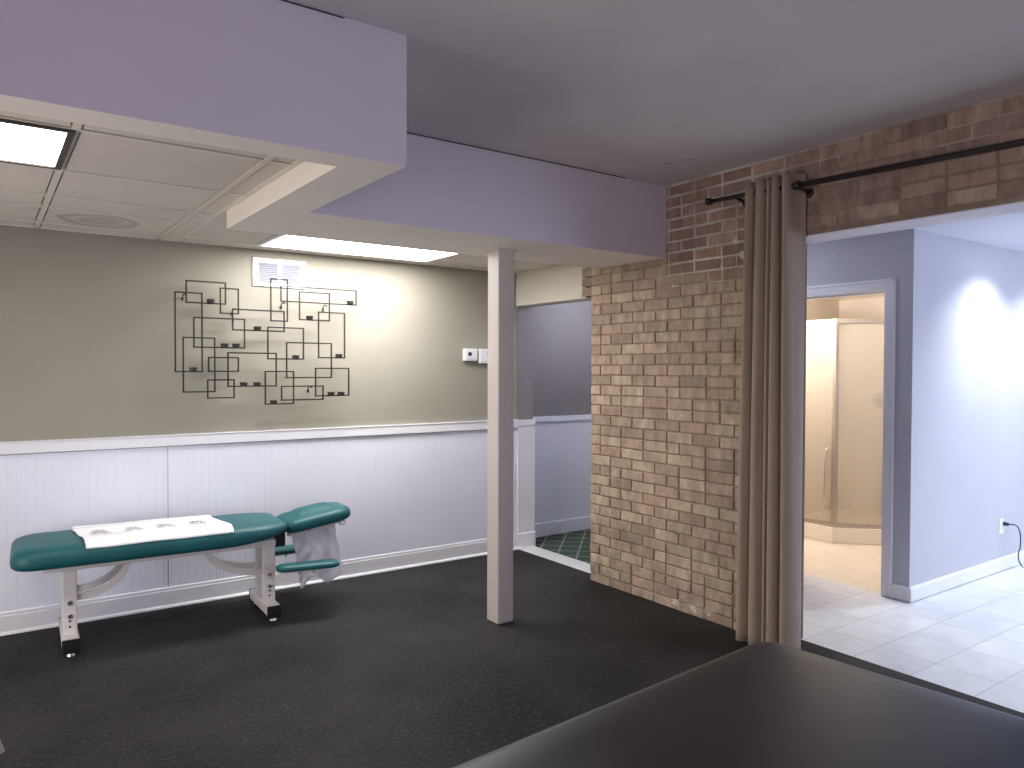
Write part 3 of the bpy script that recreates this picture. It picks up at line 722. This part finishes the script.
A, B = pl(hem, 6), pl(top, 6); NZ = 44; ZT0, ZB0 = 2.528, 0.012
cm = MB()
grid = []
for j in range(NZ+1):
    f = j/NZ; z = ZB0+(ZT0-ZB0)*f; k = f**1.6
    r_ = []
    for i, (a, b) in enumerate(zip(A, B)):
        q = a.lerp(b, k)
        wv = 0.006*noise.noise(Vector((i*0.13, z*1.2, 2.0)))*(1-abs(2*f-1))
        zz = z + (0.012*math.sin(i*0.16) if j == 0 else 0)*0
        r_.append(cm.b.verts.new((q.x+wv-3.44, q.y+wv*0.6-2.52, zz)))
    grid.append(r_)
for j in range(NZ):
    for i in range(len(A)-1): cm.b.faces.new((grid[j][i], grid[j][i+1], grid[j+1][i+1], grid[j+1][i]))
co = cm.build('fabric', 'cloth', ct, True)
sm = co.modifiers.new('thickness', 'SOLIDIFY'); sm.thickness = 0.0035; sm.offset = 0

# ------------------------------------------------------------------ green treatment table
TT = thing('treatment_table', 'long dark green padded treatment table on white metal legs along the white wainscot', 'treatment table', (0.36, 4.69, 0), R(-2.5))
ol = [(-0.13, -0.275), (0.95, -0.272)]
pts = []
def arc(cx, cy, rx, ry, a0, a1, n):
    return [(cx+rx*math.cos(R(a0+(a1-a0)*k/n)), cy+ry*math.sin(R(a0+(a1-a0)*k/n))) for k in range(n+1)]
pts += arc(-0.125, -0.165, 0.115, 0.11, 180, 270, 8)
pts += [(x_, -0.275) for x_ in [i*0.06 for i in range(0, 15)]]
pts += [(0.93, -0.272), (1.0, -0.262), (1.06, -0.245), (1.105, -0.22)]
pts += arc(1.11, -0.16, 0.045, 0.05, -70, 0, 5) + arc(1.11, 0.16, 0.045, 0.05, 0, 70, 5)
pts += [(1.105, 0.22), (1.06, 0.245), (1.0, 0.262), (0.93, 0.272)]
pts += [(x_, 0.275) for x_ in [i*0.06 for i in range(14, -1, -1)]]
pts += arc(-0.125, 0.165, 0.115, 0.11, 90, 180, 8)
PROF = [(0.03, 0.0), (0.012, 0.004), (0.003, 0.014), (0.0, 0.03), (0.0, 0.055), (0.005, 0.075), (0.018, 0.092), (0.04, 0.103), (0.075, 0.109)]
cu = MB().cushion(pts, [(a, 0.476+b) for a, b in PROF], 0.006).build('cushion', 'green', TT, True)
for v in cu.data.vertices:      # the end by the headrest sweeps up a little
    if v.co.x > 0.80: v.co.z += 0.045*((v.co.x-0.80)/0.36)**1.5*max(0, (0.586-v.co.z)/0.11)
rl = MB().box(-0.10, 1.09, -0.16, -0.11, 0.437, 0.476, 0.006).box(-0.10, 1.09, 0.11, 0.16, 0.437, 0.476, 0.006)
rl.box(-0.10, -0.05, -0.12, 0.12, 0.44, 0.484, 0.004).box(1.04, 1.09, -0.12, 0.12, 0.44, 0.484, 0.004).box(-0.02, 0.08, -0.13, 0.13, 0.44, 0.476, 0.004).box(0.99, 1.04, -0.13, 0.13, 0.44, 0.476, 0.004)
rl.build('frame', 'whitemetal', TT)
for u in (0.022, 1.064):
    lg = MB().box(u-0.034, u+0.034, -0.115, -0.060, 0.085, 0.445, 0.006).box(u-0.034, u+0.034, 0.060, 0.115, 0.085, 0.445, 0.006).build('leg', 'whitemetal', TT)
    MB().box(u-0.04, u+0.04, -0.21, 0.21, 0.033, 0.09, 0.006).build('foot_bar', 'whitemetal', lg)
    for s_ in (-1, 1):
        MB().box(u-0.041, u+0.041, min(s_*0.208, s_*0.222), max(s_*0.208, s_*0.222), 0.030, 0.091, 0.004).box(u-0.036, u+0.036, min(s_*0.15, s_*0.215), max(s_*0.15, s_*0.215), 0.016, 0.034, 0.004).build('end_cap', 'blackplastic', lg)
        MB().cyl((u, s_*0.19, 0.0), (u, s_*0.19, 0.018), 0.024, 0.018, 18, 0.003).build('levelling_foot', 'steel', lg)
    for zz in (0.255, 0.185):
        MB().cyl((u, -0.113, zz), (u, -0.122, zz), 0.0135, 0.012, 6).build('bolt', 'steel', lg)
    for zz in (0.158, 0.128):
        MB().cyl((u, -0.1145, zz), (u, -0.1165, zz), 0.006, None, 12).build('bolt_hole', 'blackplastic', lg)
def brace(u0, u1, z0, z1):
    P = []
    for k in range(15):
        a = R(90*k/14); P.append((u0+(u1-u0)*math.sin(a), 0.0, z1+(z0-z1)*math.cos(a)))
    return P
for ua, ub in ((0.056, 0.30), (1.030, 0.72)):
    for vv in (-0.088, 0.088):
        P = [(q[0], vv, q[2]) for q in brace(ua, ub, 0.275, 0.45)]
        MB().flatbar(P, 0.014, 0.036, (0, 1, 0)).build('brace', 'whitemetal', TT)
# headrest
HM = Matrix.Translation((1.165, 0, 0.488)) @ Matrix.Rotation(R(-8.5), 4, 'Y') @ Matrix.Diagonal((1.06, 1.0, 1.05, 1))
hp = []
hp += arc(0.05, -0.115, 0.05, 0.05, 180, 270, 6)+arc(0.30, -0.075, 0.105, 0.09, 270, 350, 8)
hp += [(0.405, -0.03), (0.402, 0.03)]
hp += arc(0.30, 0.075, 0.105, 0.09, 10, 90, 8)+arc(0.05, 0.115, 0.05, 0.05, 90, 180, 6)
hr = MB().cushion(hp, [(a*0.9, b*0.72) for a, b in PROF], 0.030).build('headrest', 'green', TT, True, HM)
MB().box(0.02, 0.36, -0.10, -0.07, -0.02, 0.004, 0.004).box(0.02, 0.36, 0.07, 0.10, -0.02, 0.004, 0.004).box(0.16, 0.20, -0.09, 0.09, -0.02, 0.003, 0.003).build('headrest_frame', 'whitemetal', TT, False, HM)
MB().tube([HM @ Vector((0.34+0.018*math.cos(R(a)), -0.11, -0.014-0.02*math.sin(R(a)))) for a in range(0, 181, 20)], 0.004, 8).build('frame_hook', 'steel', TT, True)
MB().box(1.085, 1.18, -0.05, 0.05, 0.40, 0.515, 0.008).build('headrest_hinge', 'blackplastic', TT)
for uu in (1.14, 1.26):
    MB().cyl(HM @ Vector((uu-1.155+0.03, -0.10, -0.008)), HM @ Vector((uu-1.155+0.03, -0.115, -0.008)), 0.011, None, 16).build('bolt', 'steel', TT)
# arm pads
for s_, u0_, u1_ in ((-1, 1.075, 1.45), (1, 1.12, 1.45)):
    v0, v1 = (-0.265, -0.15) if s_ < 0 else (0.17, 0.30)
    z_ = 0.292 if s_ < 0 else 0.292
    RM = Matrix.Translation((u0_, (v0+v1)/2, 0)) @ Matrix.Rotation(R(-9 if s_ < 0 else 0), 4, 'Z') @ Matrix.Translation((-u0_, -(v0+v1)/2, 0))
    P_ = round_outline(u0_, u1_, v0, v1, (0.05,)*4, 6)
    ap = MB().cushion(P_, [(0.014, z_), (0.004, z_+0.005), (0.0, z_+0.016), (0.006, z_+0.028), (0.02, z_+0.036)], 0.003).build('arm_pad', 'green', TT, True, RM)
    bk_ = MB().box(u0_+0.02, u1_-0.10, (v0+v1)/2-0.02, (v0+v1)/2+0.02, z_-0.014, z_+0.001, 0.003).box(1.08, 1.16, min(s_*0.09, (v0+v1)/2), max(s_*0.09, (v0+v1)/2)+0.015, z_-0.013, z_, 0.002).build('pad_bracket', 'whitemetal', TT, False, RM)
    for uu in (u0_+0.14, u0_+0.22):
        MB().cyl((uu, (v0+v1)/2-0.012, z_-0.024), (uu, (v0+v1)/2-0.012, z_-0.012), 0.009, None, 12).build('screw', 'steel', bk_, False, RM)

# face paper hanging from the headrest
fp = MB()
def f_paper(i, j):
    u = 1.21+0.27*i+0.055*j; z = 0.478+0.06*i-(0.315+0.030*math.cos(i*9.4)+0.012*noise.noise(Vector((i*9, 1.3, 0)))+0.06*i)*j
    v = -0.075-0.012*math.sin(i*11+j*3)*(0.3+j)*0.7 - 0.022*noise.noise(Vector((i*5, j*5, 0)))
    return Vector((u, v, z))
fp.grid(f_paper, 40, 28)
fo = fp.build('face_paper', 'thinpaper', None, True)
tag(fo, 'crumpled thin white paper hanging below the headrest of the green table', 'paper')
fo.location = TT.location; fo.rotation_euler = TT.rotation_euler
sm = fo.modifiers.new('thickness', 'SOLIDIFY'); sm.thickness = 0.0008

# printed cloth lying on the cushion
tw = thing('printed_cloth', 'white cloth with four grey prints laid across the green cushion', 'cloth', (0.36, 4.69, 0), R(-2.5))
def ztop(u, v):
    a = abs(v); e_ = 0.275-a
    if e_ > 0.075: z = 0.585+0.005
    else:
        z = 0.476
        for (i0, h0), (i1, h1) in zip(PROF[::-1], PROF[::-1][1:]):
            if i1 <= e_ <= i0: z = 0.476+h1+(h0-h1)*(e_-i1)/(i0-i1); break
    return z
def wrinkle(u, v): return 0.0035*math.sin(v*38+u*2.0)*max(0, 0.5+0.5*math.sin(u*4+1)) + 0.004*noise.noise(Vector((u*5, v*9, 3)))
def cloth_pt(i, j, lift=0.0):
    u = 0.085+0.735*i-0.04*j; v = -0.266+0.49*j
    u += 0.012*math.sin(j*7)*(1 if i > .5 else 0.4)-0.03*(j-0.5)*0.3
    return Vector((u, v, ztop(u, v)+0.009+wrinkle(u, v)+lift))
cb = MB().grid(cloth_pt, 60, 44).build('sheet', 'paper', tw, True)
sm = cb.modifiers.new('thickness', 'SOLIDIFY'); sm.thickness = 0.003; sm.offset = -1
def motif(cu_, cv_, s_):
    b = MB()
    def patch(du, dv, ru, rv, ang):
        c_, sn = math.cos(ang), math.sin(ang); n = 14; vs = []
        for k in range(n):
            a = 2*math.pi*k/n; p_, q_ = ru*math.cos(a), rv*math.sin(a)*(1-0.35*math.cos(a))
            i_ = cu_+(du+p_*c_-q_*sn)*s_; j_ = cv_+(dv+p_*sn+q_*c_)*s_
            vs.append(b.b.verts.new(cloth_pt(i_/0.735, j_/0.475, 0.0012)))
        b.b.faces.new(vs)
    for k in range(7):
        a = R(-20+220*k/6); patch(0.024*math.cos(a), 0.028*math.sin(a), 0.024, 0.010, a)
    patch(0, 0, 0.018, 0.016, 0); patch(-0.035, -0.03, 0.028, 0.006, R(10)); patch(0.035, -0.028, 0.028, 0.006, R(-12)); patch(0, -0.04, 0.05, 0.004, 0)
    return b
for k, u in enumerate((0.10, 0.265, 0.43, 0.60)):
    motif(u+0.005, 0.235, 1.0).build('print', 'print', tw)
ln = MB()
def strip(i0, i1, j0, j1, n=24):
    ln.grid(lambda a, c_: cloth_pt(i0+(i1-i0)*a, j0+(j1-j0)*c_, 0.001), n, 1)
strip(0.03, 0.25, 0.255, 0.262); strip(0.0, 1.0, 0.855, 0.862)
ln.build('printed_line', 'printdark', tw)
ch = MB()
for i0 in (0.795, 0.82, 0.845):
    ch.grid(lambda a, c_, i0=i0: cloth_pt(i0+0.008*a+0.004*c_, 0.34+0.07*c_, 0.001), 1, 4)
ch.build('printed_mark', 'printdark', tw)

# ------------------------------------------------------------------ black treatment table in the foreground
BT = thing('treatment_table', 'black vinyl padded treatment table filling the near right foreground', 'treatment table', (1.895, 1.378, 0), R(4.6))
P_ = round_outline(-1.95, 0, -0.76, 0, (0.06,)*4, 8)
HB = 0.635
MB().cushion(P_, [(0.02, HB), (0.005, HB+0.006), (0.0, HB+0.02), (0.0, HB+0.045), (0.006, HB+0.062), (0.02, HB+0.076), (0.05, HB+0.085)], 0.006).build('cushion', 'blackvinyl', BT, True)
MB().box(-1.90, -0.05, -0.71, -0.05, HB-0.08, HB+0.002, 0.008).build('frame', 'blackplastic', BT)
for x_ in (-1.84, -0.11):
    for y_ in (-0.65, -0.11): MB().box(x_-0.03, x_+0.03, y_-0.03, y_+0.03, 0.0, HB-0.07, 0.006).build('leg', 'blackplastic', BT)

# ------------------------------------------------------------------ candle sculpture on the wall
WS = thing('wall_sculpture', 'black metal wall sculpture of overlapping rectangles holding small candle cups', 'wall sculpture', (1.59, YG, 1.66))
def ray_y(px, py, Y):
    d = fw + rt*((px-512)/F_PX) - up*((py-384)/F_PX); t = Y/d.y
    return Vector((0, 0, CAM_H))+d*t
SC = 889/220
RECTS = [((146, 204), (305, 300)), ((284, 235), (357, 339)), ((101, 250), (211, 572)), ((334, 320), (542, 410)), ((177, 353), (382, 477)), ((134, 434), (262, 653)),
         ((237, 515), (357, 571)), ((315, 496), (510, 630)), ((233, 606), (340, 677)), ((488, 197), (555, 369)), ((529, 226), (833, 304)), ((604, 250), (725, 367)),
         ((681, 332), (786, 517)), ((476, 393), (620, 522)), ((552, 455), (733, 596)), ((466, 572), (580, 701)), ((532, 632), (699, 684)), ((669, 559), (803, 668))]
CUPS = {0: [243], 2: [172], 3: [430], 4: [297, 345], 7: [375, 428], 10: [805], 11: [642], 12: [760], 13: [586], 15: [497], 17: [728, 769]}
YW = YG-0.085; org = WS.location
for i, (a, b) in enumerate(RECTS):
    yy = YW-0.012*(i % 3); p0 = ray_y(150+a[0]/SC, 230+a[1]/SC, yy); p1 = ray_y(150+b[0]/SC, 230+b[1]/SC, yy)
    x0, x1, z1, z0 = p0.x-org.x, p1.x-org.x, p0.z-org.z, p1.z-org.z; h = 0.0042; y_ = yy-org.y
    f = MB(); f.box(x0-h, x1+h, y_-h, y_+h, z0-h, z0+h).box(x0-h, x1+h, y_-h, y_+h, z1-h, z1+h).box(x0-h, x0+h, y_-h, y_+h, z0, z1).box(x1-h, x1+h, y_-h, y_+h, z0, z1)
    fo = f.build('rectangle', 'black', WS)
    for cx in CUPS.get(i, []):
        fr = (cx-a[0])/(b[0]-a[0]); xc = x0+(x1-x0)*fr
        cb = MB().cyl((xc, y_-0.012, z0+h), (xc, y_-0.012, z0+h+0.022), 0.023, 0.025, 20, 0.002).build('candle_cup', 'wax', fo, True)
        smooth_angle(cb)
for px, py in ((150+143/SC, 230+262/SC), (150+345/SC, 230+322/SC), (150+545/SC, 230+298/SC), (150+716/SC, 230+308/SC), (150+655/SC, 230+638/SC)):
    p0 = ray_y(px, py, YW)
    x_, z_ = p0.x-org.x, p0.z-org.z
    MB().tube([(x_, YW-org.y, z_), (x_, YW-org.y+0.04, z_+0.012), (x_, -0.014, z_+0.004), (x_, -0.006, z_-0.03)], 0.0038, 8).cyl((x_, -0.006, z_-0.018), (x_, 0.0, z_-0.018), 0.007, None, 14).build('mount_hook', 'black', WS, True)

# ------------------------------------------------------------------ vent and small wall boxes
vt = thing('air_vent', 'white metal air register with two louvred panels high on the olive wall', 'vent', (1.664, YG, 2.147))
hx, hz = 0.181, 0.093
vf = MB()
vf.box(-hx, hx, -0.012, 0, hz-0.03, hz).box(-hx, hx, -0.012, 0, -hz, -hz+0.022).box(-hx, -hx+0.04, -0.012, 0, -hz+0.022, hz-0.03).box(hx-0.04, hx, -0.012, 0, -hz+0.022, hz-0.03).box(-0.014, 0.014, -0.012, 0, -hz+0.022, hz-0.03)
vf.build('frame', 'whiteplastic', vt)
MB().box(-hx+0.03, hx-0.03, -0.003, -0.0005, -hz+0.015, hz-0.015).build('back', 'grey', vt)
for xa, xb in ((-hx+0.041, -0.015), (0.015, hx-0.041)):
    sl = MB()
    for k in range(11):
        zz = -hz+0.028+k*0.0122
        sl.box(xa, xb, -0.006, 0.006, -0.0012, 0.0012, 0, Matrix.Translation((0, -0.006, zz)) @ Matrix.Rotation(R(35), 4, 'X'))
    sl.build('louvre', 'slatgrey', vt)
def wallbox(name, label, x, z, w_, h_, dep, win):
    t = thing(name, label, 'thermostat', (x, YG, z), 0)
    MB().box(-w_/2, w_/2, -dep, 0, -h_/2, h_/2, 0.008, None, 3).build('housing', 'whiteplastic', t)
    MB().box(win[0]-win[2], win[0]+win[2], -dep-0.002, -dep+0.002, win[1]-win[3], win[1]+win[3], 0.001).build('screen', 'grey' if win[4] else 'blackplastic', t)
    MB().box(-w_/2+0.02, w_/2-0.02, -dep-0.001, -dep+0.001, -h_/2+0.016, -h_/2+0.019).build('seam', 'grey', t)
wallbox('thermostat', 'small white thermostat with a dark screen, left of the pair beside the post', 3.185, 1.616, 0.125, 0.098, 0.032, (-0.012, 0.006, 0.016, 0.014, 0))
wallbox('thermostat', 'white thermostat box partly hidden behind the post, right of the pair', 3.335, 1.606, 0.135, 0.118, 0.028, (0.018, 0.028, 0.014, 0.014, 1))

# ------------------------------------------------------------------ ceiling scuffs
struct(MB().box(-0.028, 0.028, -0.006, 0.006, ZC-0.002, ZC+0.001, 0, Matrix.Translation((3.17, 2.955, 0)) @ Matrix.Rotation(R(-35), 4, 'Z'))
       .box(-0.024, 0.024, -0.006, 0.006, ZC-0.002, ZC+0.001, 0, Matrix.Translation((3.20, 2.84, 0)) @ Matrix.Rotation(R(-35), 4, 'Z')).build('trim_7', 'grey'))

# ------------------------------------------------------------------ slanted white leg at the left edge of the picture
fs = thing('floor_stand', 'white slanted stand foot just entering the picture at the bottom left edge', 'stand', (-0.20, 3.52, 0))
for (a, b, c_) in (((0.248, -0.02, 0), (0.03, 0, 0.62), 0.019), ((-0.2, 0.16, 0), (-0.02, 0.02, 0.62), 0.016), ((-0.2, -0.2, 0), (-0.02, -0.02, 0.62), 0.016)):
    MB().tube([Vector(a)+Vector((0, 0, 0.004)), Vector(b)], c_, 12).build('leg', 'whitemetal', fs, True)
MB().cyl((0, 0, 0.60), (0, 0, 0.64), 0.05, None, 20, 0.004).build('hub', 'whitemetal', fs)
